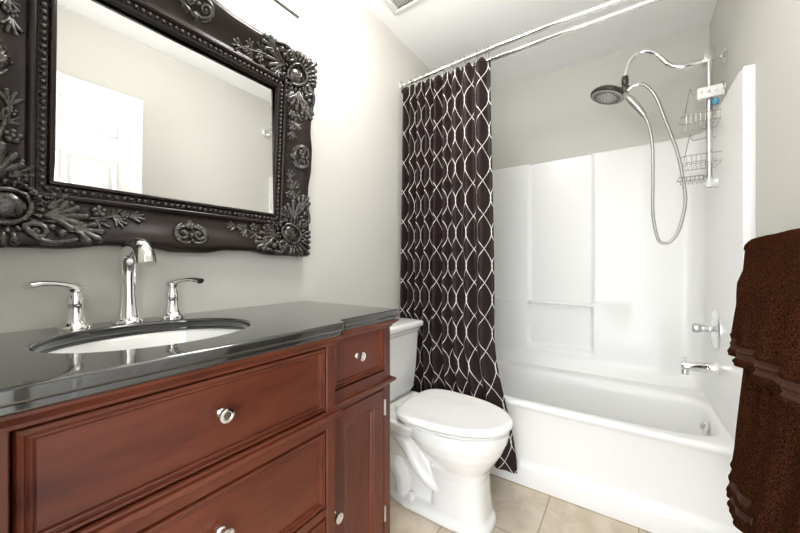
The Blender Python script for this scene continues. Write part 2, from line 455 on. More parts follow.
hd = ar
MB().lathe([(0.015, 0.075), (0.0165, 0.06), (0.0165, 0.035), (0.013, 0.03), (0.019, 0.022), (0.022, 0.006), (0.019, -0.008), (0.012, -0.016)], (1.130, ya, 2.058)).build('ball_joint', M['darkmetal'], hd)
ax = Vector((-0.30, -0.10, -0.95)).normalized()
hc = Vector((1.052, ya - 0.01, 2.055))
dh = MB().lathe([(0.012, -0.034), (0.035, -0.030), (0.066, -0.018), (0.083, -0.004), (0.086, 0.006), (0.082, 0.014), (0.078, 0.016)], hc, ax, 44)
dh.tube([(1.130, ya, 2.052), (1.105, ya - 0.003, 2.062), (1.078, ya - 0.006, 2.078)], [0.018, 0.018, 0.02], 12)
dho = dh.build('head_shell', M['darkmetal'], hd)
fc = MB().lathe([(0.079, 0.0145), (0.074, 0.018), (0.052, 0.019), (0.050, 0.016), (0.047, 0.016), (0.045, 0.020), (0.02, 0.022)], hc, ax, 44)
fd = MB()
u_ = ax.orthogonal().normalized(); v_ = ax.cross(u_)
for rr, n in ((0.064, 26), (0.036, 14), (0.056, 22), (0.022, 8)):
    for k in range(n):
        a = 2 * PI * k / n
        c = hc + ax * 0.0195 + (u_ * math.cos(a) + v_ * math.sin(a)) * rr
        fd.ball(c, 0.0036, u=6, v=4)
tag(fc.build('spray_face', M['nozzle'], dho), 'grey round spray face')
tag(fd.build('nozzle_rings', M['nozzle_dot'], dho), 'rings of small dark nozzles')
MB().tube([(1.122, ya - 0.03, 2.030), (1.150, ya - 0.045, 1.988), (1.178, ya - 0.045, 1.945), (1.200, ya - 0.04, 1.908), (1.214, ya - 0.035, 1.885)], [0.011, 0.0165, 0.0175, 0.014, 0.010], 14).build('hand_spray_handle', M['satin'], hd)
MB().tube([(1.140, ya - 0.008, 2.047), (1.162, ya - 0.012, 2.063), (1.19, ya - 0.014, 2.066)], [0.012, 0.0105, 0.009], 12).build('hose_connector', M['chrome'], hd)
hp = [(1.188, 2.066), (1.217, 2.052), (1.258, 1.985), (1.299, 1.846), (1.346, 1.669), (1.369, 1.514), (1.374, 1.414), (1.352, 1.295), (1.322, 1.237), (1.294, 1.225), (1.268, 1.250), (1.248, 1.376), (1.248, 1.557), (1.246, 1.72), (1.234, 1.82), (1.213, 1.889)]
MB().tube([(x, ya - 0.014 - 0.02 * (i / 15), z) for i, (x, z) in enumerate(hp)], 0.0072, 10, per=8).build('hose', M['hose'], hd)

cd = empty('shower_caddy', (1.468, 2.13, 1.48), 'chrome shower caddy pole with two wire baskets hanging from the shower arm', 'shower caddy')
px, py = 1.462, 2.128
MB().tube([(px, py, 1.49), (px, py, 2.13)], 0.0115, 14, smooth=False).build('pole', M['satin'], cd)
MB().box(px - 0.020, px + 0.020, py - 0.014, ya + 0.016, 2.085, 2.14, 0.004).build('arm_clamp', M['satin'], cd)
hk = MB().box(1.415, 1.515, py - 0.032, py - 0.014, 1.905, 1.958, 0.006)
for q in range(4):
    x = 1.428 + q * 0.025
    hk.tube([(x, py - 0.034, 1.932), (x, py - 0.046, 1.928), (x, py - 0.050, 1.936)], 0.004, 8)
tag(hk.build('hook_plate', M['plastic_white'], cd), 'white plastic plate with small hooks')
MB().box(1.468, 1.492, py - 0.026, py - 0.010, 1.868, 1.896, 0.005).build('blue_clip', M['soap'], cd)
def basket(name, zt, zb, x0, x1, y0, y1, sl):
    b = MB(); r = 0.0021
    def loop(z, dx, dz=0):
        pts = [(x0 - dx, y1, z), (x0 - dx, y0 + 0.012, z), (x0 - dx + 0.012, y0, z), (x1 - 0.012, y0, z), (x1, y0 + 0.012, z), (x1, y1, z), (x0 - dx, y1, z)]
        b.tube(pts[:-1], r, 7, smooth=False, closed=True)
    loop(zb, 0.0); loop(zb + 0.04, 0.008)
    n = 9
    for k in range(n):
        x = x0 + (x1 - x0) * (k + 0.5) / n
        b.tube([(x, y0, zb + 0.04), (x, y0, zb - 0.001), (x, y1, zb - 0.001), (x, y1, zb + 0.04)], 0.0014, 6, smooth=False)
    # side hanger loops rising to the pole
    for x in (x0, x1):
        b.tube([(x, y0 + 0.004, zb + 0.02), (x + (px - x) * 0.25, y0 + 0.03, zt), (x + (px - x) * 0.45, y1 - 0.01, zt), (px + (0.012 if x > px else -0.012), py, zt - 0.01)], r, 7, per=5)
    b.build(name, M['steel'], cd)
basket('wire_basket', 1.955, 1.785, 1.362, 1.516, 2.060, 2.175, 0)
basket('wire_basket', 1.735, 1.590, 1.362, 1.516, 2.050, 2.180, 0)
sd_ = MB()
sd_.tube([(1.345, 2.07, 1.535), (1.345, 2.16, 1.535), (1.445, 2.16, 1.535), (1.445, 2.07, 1.535)], 0.0026, 7, smooth=False, closed=True)
for k in range(6):
    x = 1.358 + k * 0.015
    sd_.tube([(x, 2.07, 1.535), (x, 2.08, 1.512), (x, 2.15, 1.512), (x, 2.16, 1.535)], 0.0019, 6, smooth=False)
sd_.tube([(1.445, 2.115, 1.535), (px, py, 1.545)], 0.004, 8, smooth=False)
sd_.build('soap_dish', M['steel'], cd)
cl = MB().lathe([(0.018, -0.02), (0.018, 0.02)], (px, py, 1.505)).tube([(px - 0.026, py, 1.503), (1.489, py, 1.503)], 0.009, 12, smooth=False)
cl.lathe([(0.006, 0.03), (0.018, 0.018), (0.025, 0.0)], (1.489, py, 1.503), (-1, 0, 0))
cl.build('wall_bracket', M['clear'], cd)

# ------------------------------------------------------------------ curtain rod, hooks, curtain
rd = empty('curtain_rod', (0.76, 1.67, 2.2), 'double chrome shower curtain rod spanning the tub alcove', 'curtain rod')
def bow(x): return 1.645 - 0.016 * math.sin(PI * x / W) * (1 if x > 0 else 0)
MB().tube([(0.004 + (W - 0.008) * k / 12, 1.652 - 0.030 * math.sin(PI * k / 12) + 0.012 * 0, 2.208) for k in range(13)], 0.0115, 14, per=3).build('front_bar', M['chrome'], rd)
MB().tube([(0.004, 1.690, 2.196), (W - 0.004, 1.690, 2.196)], 0.0115, 14, smooth=False).build('back_bar', M['chrome'], rd)
for x, d in ((0.0, 1), (W, -1)):
    MB().lathe([(0.034, 0.0005), (0.034, 0.006), (0.020, 0.014), (0.016, 0.02)], (x, 1.671, 2.202), (d, 0, 0), 24, 1.0, 1.35).build('wall_flange', M['chrome'], rd)
def front_y(x): return 1.652 - 0.030 * math.sin(PI * (x - 0.004) / (W - 0.008))
hook_x = [0.035, 0.075, 0.115, 0.155, 0.20, 0.245, 0.30, 0.36, 0.43, 0.50, 0.545, 0.56]
hook0 = None
for x in hook_x:
    if hook0 is None:
        hm = MB(); pts = []
        for k in range(15):
            a = math.radians(-70 + 320 * k / 14)
            pts.append((0, math.cos(a) * 0.0165, 0.0 + math.sin(a) * 0.0165))
        hm.tube(pts, 0.0019, 6, per=1, smooth=False)
        hm.tube([(0, 0, -0.0165), (0, 0.001, -0.03), (0, -0.004, -0.045)], 0.0019, 6)
        hook0 = hm.build('curtain_hook', M['steel']); o = hook0
    else:
        o = hook0.copy(); col.objects.link(o)
    o.location = (x, front_y(x), 2.2065)
    tag(o, 'small chrome hook looped over the front curtain rod', 'curtain hook', 'curtain hooks on the rod')

def build_curtain():
    nu, nv = 420, 90
    L = 1.22
    def phase(s):   # tight folds by the wall, broad folds at the free edge
        return 2 * PI * (9.0 * (1 - (1 - s) ** 1.22) + 0.35)
    rows = []; uvs = []
    zt, zb = 2.172, 0.105
    for j in range(nv + 1):
        v = j / nv; z = zt + (zb - zt) * v
        row = []
        for i in range(nu + 1):
            s_ = i / nu
            xl = 0.030 - 0.022 * v
            xr = 0.567 + 0.020 * sstep(0.0, 0.6, v) + 0.115 * sstep(0.66, 1.0, v) ** 1.2
            x = xl + (xr - xl) * s_
            ph = phase(s_)
            amp = (0.038 + 0.004 * v) * (0.75 + 0.35 * math.sin(5.1 * s_ + 1.0))
            w = math.sin(ph) + 0.22 * math.sin(2 * ph + 1.1 + 1.5 * v)
            y = front_y(x) + 0.004 + amp * w + 0.006 * math.sin(3.3 * v + 6 * s_)
            x += 0.008 * math.cos(ph) * (0.6 + 0.4 * v)
            y -= 0.012 * v
            # top hem dips between the hooks
            zz = z + (1 - v) ** 10 * (0.014 * math.cos(ph * 2 + 0.5) - 0.006)
            zz -= 0.012 * s_ * sstep(0.8, 1.0, v) * math.sin(ph)
            row.append((max(x, 0.006), y, zz))
        rows.append(row)
    mb = MB(); bm = mb.bm
    uvl = bm.loops.layers.uv.new('UVMap')
    vr = [[bm.verts.new(p) for p in r] for r in rows]
    # fabric length along the middle of the curtain
    acc = [0.0]; mid = rows[nv // 2]
    for i in range(nu): acc.append(acc[-1] + (Vector(mid[i + 1]) - Vector(mid[i])).length)
    for j in range(nv):
        for i in range(nu):
            f = bm.faces.new((vr[j][i], vr[j][i + 1], vr[j + 1][i + 1], vr[j + 1][i]))
            for lp, (ii, jj) in zip(f.loops, ((i, j), (i + 1, j), (i + 1, j + 1), (i, j + 1))):
                lp[uvl].uv = (acc[ii] + 0.03, rows[jj][ii][2] + 0.02)
    o = mb.build('shower_curtain', M['curtain'], None, ang=180, recalc=False)
    md = o.modifiers.new('thick', 'SOLIDIFY'); md.thickness = 0.0012
    tag(o, 'dark brown shower curtain with white trellis lines hanging in folds', 'shower curtain')
build_curtain()

# ================================================================== VANITY
VC = 0.327
vn = empty('vanity_cabinet', (0.25, VC, 0.0), 'cherry wood bathroom vanity cabinet with drawers, side doors and chrome knobs', 'vanity cabinet')
def mir(y): return 2 * VC - y
XC, XS = 0.495, 0.460          # face planes of the centre and of the side bays
YE = 0.920                      # right end
def build_body():
    b = MB()
    zt = 0.9245
    for sg in (0, 1):
        f = (lambda a, c: (a, c)) if sg == 0 else (lambda a, c: (mir(c), mir(a)))
        y0, y1 = f(0.622, YE)
        # side bay: end panel, stiles, rails
        e0, e1 = f(YE - 0.018, YE); b.box(0.004, XS - 0.02, e0, e1, 0.10, zt)
        e0, e1 = f(0.886, YE); b.box(XS - 0.022, XS, e0, e1, 0.0, zt, 0.0015, 1)
        e0, e1 = f(0.622, 0.648); b.box(XS - 0.022, XS, e0, e1, 0.10, zt, 0.001, 1)
        e0, e1 = f(0.648, 0.886)
        for z0, z1 in ((0.910, zt), (0.694, 0.753), (0.10, 0.168)): b.box(XS - 0.022, XS, e0, e1, z0, z1, 0.001, 1)
        # centre bay post
        e0, e1 = f(0.594, 0.624); b.box(0.30, XC, e0, e1, 0.0, zt, 0.0015, 1)
        e0, e1 = f(0.640, 0.900); b.box(0.30, XS - 0.03, e0, e1, 0.14, 0.16)
    for z0, z1 in ((0.900, zt), (0.682, 0.728), (0.457, 0.478), (0.10, 0.236)):
        b.box(XC - 0.022, XC, mir(0.594), 0.594, z0, z1, 0.001, 1)
    b.box(0.004, 0.012, mir(YE), YE, 0.10, zt - 0.2)
    b.box(0.02, XS - 0.03, mir(0.90), 0.90, 0.11, 0.13)
    for y in (YE - 0.05, mir(YE)):  b.box(0.01, 0.06, y, y + 0.05, 0.0, 0.10)
    b.build('cabinet_frame', M['wood_v'], vn, ang=30)
    # moulding below the counter and bead rail below the top drawers, stepping round the bays
    def path(dx):
        out = []
        y1 = YE + dx
        pts = [(0.004, y1), (XS + dx, y1), (XS + dx, 0.624 + dx), (XC + dx, 0.624 + dx)]
        return pts + [(x, mir(y)) for x, y in pts[::-1]]
    cr = MB()
    prof = [(0.000, 0.898), (0.004, 0.900), (0.005, 0.905), (0.010, 0.909), (0.017, 0.915), (0.021, 0.919), (0.022, 0.9245), (0.0, 0.9245)]
    cr.quad_strip([[(x, y, z) for x, y in path(d)] for d, z in prof])
    cr.build('crown_moulding', M['wood_h'], vn, ang=25)
    bd = MB()
    prof = [(-0.001, 0.700), (0.003, 0.702), (0.006, 0.706), (0.012, 0.709), (0.0155, 0.714), (0.0155, 0.718), (0.012, 0.722), (0.005, 0.724), (0.003, 0.727), (-0.001, 0.729)]
    bd.quad_strip([[(x, y, z) for x, y in path(d)] for d, z in prof])
    bd.build('bead_rail', M['wood_h'], vn, ang=25)
build_body()

def front(kind, y0, y1, z0, z1, x, m, prof, knob=None, hinge=None):
    b = MB(); back = x - 0.020
    rows = [[(back, y0, z0), (back, y1, z0), (back, y1, z1), (back, y0, z1)]]
    for ins, dx in prof:
        rows.append([(x + dx, y0 + ins, z0 + ins), (x + dx, y1 - ins, z0 + ins), (x + dx, y1 - ins, z1 - ins), (x + dx, y0 + ins, z1 - ins)])
    vr = b.quad_strip(rows, close=True); b.cap(vr[-1]); b.cap(vr[0][::-1])
    o = b.build(kind, m, vn, ang=12)
    fx = x + prof[-1][1]
    if knob:
        ky, kz = knob; kx = fx if kind == 'drawer' else x
        k = MB().lathe([(0.0085, 0), (0.0085, 0.003), (0.0055, 0.006), (0.005, 0.013), (0.009, 0.017), (0.0135, 0.019), (0.0145, 0.022), (0.0135, 0.0255), (0.009, 0.0265), (0.008, 0.0255)], (kx, ky, kz), (1, 0, 0), 28)
        tag(k.build('knob', M['chrome'], o), 'round chrome knob')
    if hinge:
        for hz in hinge[1]:
            MB().tube([(x + 0.003, hinge[0], hz - 0.026), (x + 0.003, hinge[0], hz + 0.026)], 0.0042, 10, smooth=False).build('hinge', M['satin'], o)
    return o
pd = [(0.0022, -0.006), (0.004, 0.0), (0.007, 0.002), (0.0100, 0.001), (0.0115, -0.004), (0.0125, -0.0045), (0.0155, -0.0025), (0.0185, -0.004), (0.0200, -0.009), (0.0215, -0.0095), (0.0225, -0.0085), (0.0228, -0.0085)]
pdoor = [(0.0015, -0.003), (0.003, 0.0), (0.046, 0.0), (0.049, -0.001), (0.052, -0.005), (0.057, -0.0055), (0.061, -0.0105), (0.068, -0.012), (0.0682, -0.012)]
for (z0, z1, kz) in ((0.730, 0.898, 0.822), (0.480, 0.680, 0.592), (0.238, 0.455, 0.35)):
    front('drawer', mir(0.592), 0.592, z0, z1, XC, M['wood_h'], pd, (VC, kz))
front('drawer', 0.650, 0.884, 0.755, 0.908, XS, M['wood_h'], pd, (0.757, 0.832))
front('drawer', mir(0.884), mir(0.650), 0.755, 0.908, XS, M['wood_h'], pd, (mir(0.757), 0.832))
front('door', 0.650, 0.884, 0.170, 0.692, XS, M['wood_v'], pdoor, (0.651, 0.410), (0.8855, (0.63, 0.27)))
front('door', mir(0.884), mir(0.650), 0.170, 0.692, XS, M['wood_v'], pdoor, (mir(0.655), 0.412), (mir(0.8855), (0.63, 0.27)))

# ------------------------------------------------------------------ countertop with undermount basin
def flat_curve(name, loops, ext, bev, z, m, res=4):
    cu = bpy.data.curves.new(name, 'CURVE'); cu.dimensions = '2D'; cu.fill_mode = 'BOTH'
    cu.extrude = ext; cu.bevel_depth = bev; cu.bevel_resolution = res
    for lp in loops:
        sp = cu.splines.new('POLY'); sp.points.add(len(lp) - 1); sp.use_cyclic_u = True
        for p, q in zip(sp.points, lp): p.co = (q[0], q[1], 0, 1)
    o = bpy.data.objects.new(name, cu); col.objects.link(o)
    bpy.context.view_layer.update()
    me = bpy.data.meshes.new_from_object(o.evaluated_get(bpy.context.evaluated_depsgraph_get()))
    col.objects.unlink(o); bpy.data.objects.remove(o)
    me.transform(Matrix.Translation((0, 0, z)))
    me.materials.clear(); me.materials.append(m)
    ob = bpy.data.objects.new(name, me); col.objects.link(ob)
    for p in me.polygons: p.use_smooth = True
    sharp(me, 35)
    return ob
ct = empty('countertop', (0.27, VC, 0.925), 'dark polished granite vanity countertop with ogee edge and oval cut-out', 'countertop')
def counter_outline(d):
    xs, xc, ye, ys = 0.490 - d, 0.527 - d, 0.936 - d, 0.640 - d
    def step(y):   # little ogee step between centre and side bays
        return [(xs, y + 0.028), (xs + 0.003, y + 0.014), (xs + 0.012, y + 0.006), (xc - 0.010, y + 0.003), (xc - 0.003, y - 0.004), (xc, y - 0.016)]
    r = [(0.002, ye), (xs - 0.006, ye), (xs - 0.001, ye - 0.003), (xs, ye - 0.008)] + step(ys)
    return r + [(x, mir(y)) for x, y in r[::-1]]
SX, SY, SA, SB = 0.262, 0.302, 0.166, 0.196    # basin centre, half axes (x, y)
ell = lambda a, b, n=96: [(SX + math.cos(2 * PI * k / n) * a, SY + math.sin(2 * PI * k / n) * b) for k in range(n)]
def place_child(ob, parent):
    ob.parent = parent; off = Vector((0, 0, 0)); q = parent
    while q is not None: off += q.location; q = q.parent
    ob.location = -off
slab = flat_curve('slab', [counter_outline(0.007), ell(SA + 0.006, SB + 0.006)], 0.0045, 0.007, 0.9485, M['granite'])
place_child(slab, ct)
nos = flat_curve('ogee_nosing', [counter_outline(0.012), ell(SA + 0.012, SB + 0.012)], 0.002, 0.0055, 0.9322, M['granite'])
place_child(nos, ct)
def basin():
    rt = empty('sink_basin', (SX, SY, 0.79), 'white oval undermount sink basin set below the granite counter', 'sink')
    mb = MB(); rows = []
    for sc, z in ((1.09, 0.9245), (1.03, 0.9245), (1.015, 0.921), (1.0, 0.905), (0.965, 0.875), (0.90, 0.84), (0.79, 0.812), (0.62, 0.794), (0.40, 0.785), (0.16, 0.782), (0.15, 0.775)):
        rows.append([(x, y, z) for x, y in ell(SA * sc if z > 0.79 else SA * sc, SB * sc)])
    vr = mb.quad_strip(rows, close=True)
    o = mb.build('bowl', M['porcelain'], rt, ang=60)
    o.data.materials.append(M['towelband'])
    md = o.modifiers.new('thick', 'SOLIDIFY'); md.thickness = 0.010; md.offset = 0
    MB().lathe([(0.030, 0), (0.030, 0.003), (0.024, 0.004), (0.022, 0.001), (0.018, 0.004), (0.004, 0.006)], (SX, SY, 0.785)).build('drain', M['chrome'], rt)
basin()

# ------------------------------------------------------------------ faucet
fz = 0.9602
fa = empty('faucet', (0.055, 0.309, fz), 'chrome widespread faucet with arched spout and two lever handles behind the sink', 'faucet')
fx, fy = 0.052, 0.305
s = MB().lathe([(0.033, 0.0), (0.033, 0.004), (0.030, 0.008), (0.026, 0.011), (0.0235, 0.02), (0.020, 0.045), (0.0178, 0.07), (0.0170, 0.09)], (fx, fy, fz))
s.tube([(fx, fy, fz + 0.085), (fx - 0.002, fy, fz + 0.115), (fx + 0.000, fy, fz + 0.148), (fx + 0.008, fy, fz + 0.174), (fx + 0.030, fy, fz + 0.193), (fx + 0.062, fy, fz + 0.199), (fx + 0.094, fy, fz + 0.192), (fx + 0.115, fy, fz + 0.174), (fx + 0.124, fy, fz + 0.152)],
       [0.0170, 0.0180, 0.0200, 0.0212, 0.0210, 0.0205, 0.0200, 0.0205, 0.0215], 20)
s.build('spout', M['chrome'], fa, ang=50)
for hy, sg in ((0.204, -1), (0.408, 1)):
    hx = 0.048
    hb = MB().lathe([(0.031, 0), (0.031, 0.004), (0.028, 0.008), (0.0235, 0.011), (0.019, 0.022), (0.0155, 0.04), (0.0165, 0.055), (0.0175, 0.064), (0.0145, 0.074), (0.0115, 0.083), (0.013, 0.09), (0.0155, 0.094), (0.0135, 0.099), (0.004, 0.102)], (hx, hy, fz))
    ho = hb.build('handle', M['chrome'], fa)
    d = Vector((0.42, -0.90, 0)).normalized() if sg < 0 else Vector((0.88, 0.47, 0)).normalized()
    P = lambda t, z: (hx + d.x * t, hy + d.y * t, fz + z)
    MB().tube([P(-0.014, 0.096), P(0.008, 0.101), P(0.035, 0.107), P(0.064, 0.109), P(0.090, 0.105)], [0.010, 0.0125, 0.0105, 0.0115, 0.0135], 14, flat=0.6, flatdir=Vector((0, 0, 1))).build('lever', M['chrome'], ho)

# ================================================================== MIRROR
mr = empty('framed_mirror', (0.0, 0.46, 1.165), 'large wall mirror in ornate dark carved frame tilted above the vanity', 'mirror')
MT = math.radians(3.5)
mr.rotation_euler = (0, MT, 0)
# local frame of the mirror: x = out of the wall, y = along the wall, z = up the glass
IY0, IY1, IZ0, IZ1 = -0.286, 0.290, 0.148, 0.618
FW = 0.163
FP = [(0.000, 0.010), (0.001, 0.020), (0.005, 0.0235), (0.010, 0.0235), (0.013, 0.0195), (0.0145, 0.015), (0.0295, 0.015), (0.031, 0.0205), (0.034, 0.0255), (0.040, 0.0265), (0.0445, 0.024), (0.047, 0.018), (0.050, 0.0165),
      (0.060, 0.0180), (0.075, 0.0225), (0.092, 0.0295), (0.108, 0.037), (0.124, 0.0435), (0.138, 0.0475), (0.148, 0.048), (0.156, 0.044), (0.161, 0.036), (0.163, 0.028), (0.163, 0.014), (0.160, 0.0)]
def prof_n(w):
    if w <= 0.046: return 0.02
    for (a, b), (c, d) in zip(FP[12:-1], FP[13:]):
        if a <= w <= c and c > a: return b + (d - b) * (w - a) / (c - a)
    return 0.03
def child(mb, name, m, ang=40):
    bmesh.ops.remove_doubles(mb.bm, verts=mb.bm.verts, dist=1e-6)
    bmesh.ops.recalc_face_normals(mb.bm, faces=mb.bm.faces)
    me = bpy.data.meshes.new(name); mb.bm.to_mesh(me); mb.bm.free(); me.materials.append(m)
    for p in me.polygons: p.use_smooth = True
    sharp(me, ang)
    o = bpy.data.objects.new(name, me); col.objects.link(o); o.parent = mr
    return o
def build_frame():
    mb = MB(); n = 64
    def dip(t, ln):
        # swept outline: full at the corners and at the middle, drawn in between
        d = abs(t - 0.5) * ln         # distance from the middle
        e = min(t, 1 - t) * ln        # distance from the outer corner
        a = sstep(0.035, 0.12, d); b = sstep(0.17, 0.26, e)
        return 0.012 * a * b
    cols = []
    for side in range(4):
        for k in range(n):
            t = k / n; colm = []
            for w, nn in FP:
                if side in (0, 2): ln = IY1 - IY0 + 2 * FW
                else: ln = IZ1 - IZ0 + 2 * FW
                ws = w if w < 0.09 else w - dip(t, ln) * (w - 0.09) / (FW - 0.09)
                if side == 0: y = IY0 - w + (IY1 - IY0 + 2 * w) * t; z = IZ0 - ws
                elif side == 1: z = IZ0 - w + (IZ1 - IZ0 + 2 * w) * t; y = IY1 + ws
                elif side == 2: y = IY1 + w - (IY1 - IY0 + 2 * w) * t; z = IZ1 + ws
                else: z = IZ1 + w - (IZ1 - IZ0 + 2 * w) * t; y = IY0 - ws
                colm.append((nn, y, z))
            cols.append(colm)
    cols.append(cols[0])
    mb.quad_strip(cols)
    mb.box(-0.004, -0.001, IY0 - 0.12, IY1 + 0.12, IZ0 - 0.04, IZ1 + 0.12)
    child(mb, 'frame', M['frame'], 50)
    # row of beads round the glass
    bd = MB(); w = 0.022; pitch = 0.0158
    for side in range(4):
        ln = (IY1 - IY0 if side in (0, 2) else IZ1 - IZ0) + 2 * w
        m = int(round(ln / pitch))
        for k in range(m):
            t = (k + 0.5) / m
            if side == 0: c = (0.0165, IY0 - w + ln * t, IZ0 - w)
            elif side == 2: c = (0.0165, IY0 - w + ln * t, IZ1 + w)
            elif side == 1: c = (0.0165, IY1 + w, IZ0 - w + ln * t)
            else: c = (0.0165, IY0 - w, IZ0 - w + ln * t)
            bd.ball(c, 0.0075, 0.0064, 0.0064, u=12, v=8)
    tag(child(bd, 'bead_trim', M['ornament'], 180), 'row of small round beads around the glass')
    g = MB()
    # the glass sits in the rebate a little straighter than the frame
    tg = math.tan(MT - math.radians(1.0))
    gx = lambda z: 0.0222 - (z - IZ0) * tg
    e = 0.003; bv = 0.014
    o_ = [(gx(z) - 0.0004, y, z) for y, z in ((IY0 - e, IZ0 - e), (IY1 + e, IZ0 - e), (IY1 + e, IZ1 + e), (IY0 - e, IZ1 + e))]
    i_ = [(gx(z), y, z) for y, z in ((IY0 + bv, IZ0 + bv), (IY1 - bv, IZ0 + bv), (IY1 - bv, IZ1 - bv), (IY0 + bv, IZ1 - bv))]
    vr = g.quad_strip([o_, i_], close=True); g.cap(vr[-1])
    child(g, 'mirror_glass', M['mirror'], 0.01)

class Carve:
    """carving laid on the frame: p, q = distances inwards from the outer corner along both edges"""
    def __init__(s, mapf, hf, k=1.0, rk=1.0): s.mb = MB(); s.map = mapf; s.h = hf; s.k = k; s.rk = rk
    def pt(s, p, q, lift):
        p *= s.k; q *= s.k
        return s.map(p, q, s.h(p, q) + lift)
    def stroke(s, pts, r, lift=0.25, seg=8, per=5):
        R = r if not isinstance(r, (int, float)) else [r] * len(pts)
        R = [v * s.rk for v in R]
        s.mb.tube([s.pt(p, q, lift * rr) for (p, q), rr in zip(pts, R)], R, seg, per=per)
    def spiral(s, c, r0, a0, turns, sgn, rad, tail=None, lift=0.35):
        n = 14; pts = []; R = []
        if tail:
            for k, t in enumerate(tail): pts.append(t); R.append(rad * (0.45 + 0.55 * (k + 1) / (len(tail) + 1)))
        for k in range(n + 1):
            t = k / n; a = a0 + sgn * 2 * PI * turns * t; rr = r0 * (1 - 0.80 * t)
            pts.append((c[0] + math.cos(a) * rr, c[1] + math.sin(a) * rr)); R.append(rad * (1 - 0.35 * t))
        s.stroke(pts, R, lift, per=2)
        s.mb.ball(s.pt(c[0], c[1], rad * 0.7), rad * 1.05, u=8, v=6)
    def dot(s, p, q, r, lift=0.3): s.mb.ball(s.pt(p, q, r * s.rk * lift), r * s.rk, u=8, v=6)
    def leaf(s, p, q, ang, ln, wd, ribs=5, curl=0.35):
        for k in range(ribs):
            f = (k / (ribs - 1) - 0.5) * 2 if ribs > 1 else 0
            a = ang + f * wd; l = ln * (1 - 0.28 * abs(f))
            c = ang + f * (wd + curl)
            m = (p + math.cos(a) * l * 0.55, q + math.sin(a) * l * 0.55)
            e = (m[0] + math.cos(c) * l * 0.45, m[1] + math.sin(c) * l * 0.45)
            rr = ln * 0.095
            s.stroke([(p, q), m, e], [rr * 0.6, rr * 1.05, rr * 1.15], 0.35)
            s.dot(e[0], e[1], rr * 1.25)
    def rosette(s, p, q, r):
        for k in range(5):
            a = 2 * PI * k / 5 + 0.3
            s.dot(p + math.cos(a) * r * 0.62, q + math.sin(a) * r * 0.62, r * 0.44, 0.5)
        s.dot(p, q, r * 0.36, 1.2)
    def arm(s, sw):
        """one leafy arm of a corner, running along p; sw swaps the two edges"""
        X = (lambda p, q: (q, p)) if sw else (lambda p, q: (p, q))
        def A(a): return PI / 2 - a if sw else a
        sg = -1 if sw else 1
        st = lambda pts, r: s.stroke([X(*p) for p in pts], r)
        # big C scroll by the outer edge
        s.spiral(X(0.112, 0.030), 0.017, A(PI * 0.9), 1.2, -sg, 0.0062, [X(0.172, 0.020), X(0.150, 0.014), X(0.120, 0.012)])
        s.spiral(X(0.176, 0.026), 0.010, A(PI * 1.5), 1.0, sg, 0.0050, [X(0.120, 0.052), X(0.148, 0.050), X(0.166, 0.042)])
        s.dot(*X(0.145, 0.030), 0.009); s.dot(*X(0.132, 0.040), 0.007)
        # acanthus leaves
        s.leaf(*X(0.122, 0.062), A(0.10), 0.062, 0.50, 5, 0.35 )
        s.leaf(*X(0.128, 0.078), A(0.65), 0.042, 0.45, 4)
        s.leaf(*X(0.150, 0.045), A(-0.28), 0.062, 0.26, 4)
        # small C scroll towards the beads
        s.spiral(X(0.128, 0.098), 0.009, A(PI * 1.2), 1.0, sg, 0.0036, [X(0.098, 0.112), X(0.112, 0.110)])
        # flower spray
        st([(0.165, 0.062), (0.20, 0.066), (0.235, 0.074), (0.262, 0.078)], [0.0042, 0.0036, 0.003, 0.0025])
        s.rosette(*X(0.205, 0.082), 0.0135)
        s.leaf(*X(0.196, 0.064), A(-0.55), 0.028, 0.45, 3)
        s.leaf(*X(0.228, 0.074), A(-0.75), 0.030, 0.42, 4)
        s.leaf(*X(0.226, 0.074), A(0.75), 0.022, 0.4, 3)
        s.rosette(*X(0.250, 0.080), 0.009)
        s.leaf(*X(0.255, 0.078), A(0.05), 0.034, 0.38, 4)
    def corner(s):
        c = (0.074, 0.074); d45 = PI / 4
        U = (math.cos(d45), math.sin(d45)); V = (-U[1], U[0])
        at = lambda a, b: (c[0] + U[0] * a + V[0] * b, c[1] + U[1] * a + V[1] * b)
        # domed oval cartouche with rim and a wreath of bead petals
        s.mb.ball(s.pt(*c, 0.004), 0.015, 0.032, 0.032, u=18, v=12)
        ringp = lambda ra, rb, n: [at(math.cos(2 * PI * k / n) * ra, math.sin(2 * PI * k / n) * rb) for k in range(n)]
        P = ringp(0.034, 0.030, 24)
        s.mb.tube([s.pt(p, q, 0.008) for p, q in P], 0.0056, 8, smooth=False, closed=True)
        for k in range(22):
            a = 2 * PI * k / 22
            p0 = at(math.cos(a) * 0.039, math.sin(a) * 0.035); p1 = at(math.cos(a) * 0.048, math.sin(a) * 0.044)
            s.stroke([p0, p1], [0.0026, 0.0042], 0.5)
            s.dot(*p1, 0.0044, 0.5)
        # comma of the cartouche
        s.spiral(at(-0.008, 0.0), 0.012, 0.4, 0.9, 1, 0.0042, None, 2.2)
        # shell fan over the outer corner
        for k in range(9):
            a = PI * 1.25 + (k - 4) * 0.235
            l0, l1 = 0.048, 0.092 - 0.013 * abs(math.sin((k - 4) * 0.235)) * 2.6
            p0 = (c[0] + math.cos(a) * l0, c[1] + math.sin(a) * l0); p1 = (c[0] + math.cos(a) * l1, c[1] + math.sin(a) * l1)
            s.stroke([p0, ((p0[0] + p1[0]) / 2, (p0[1] + p1[1]) / 2), p1], [0.003, 0.0055, 0.0068], 0.3)
            s.dot(max(p1[0], 0.004), max(p1[1], 0.004), 0.0072, 0.2)
        s.arm(False); s.arm(True)
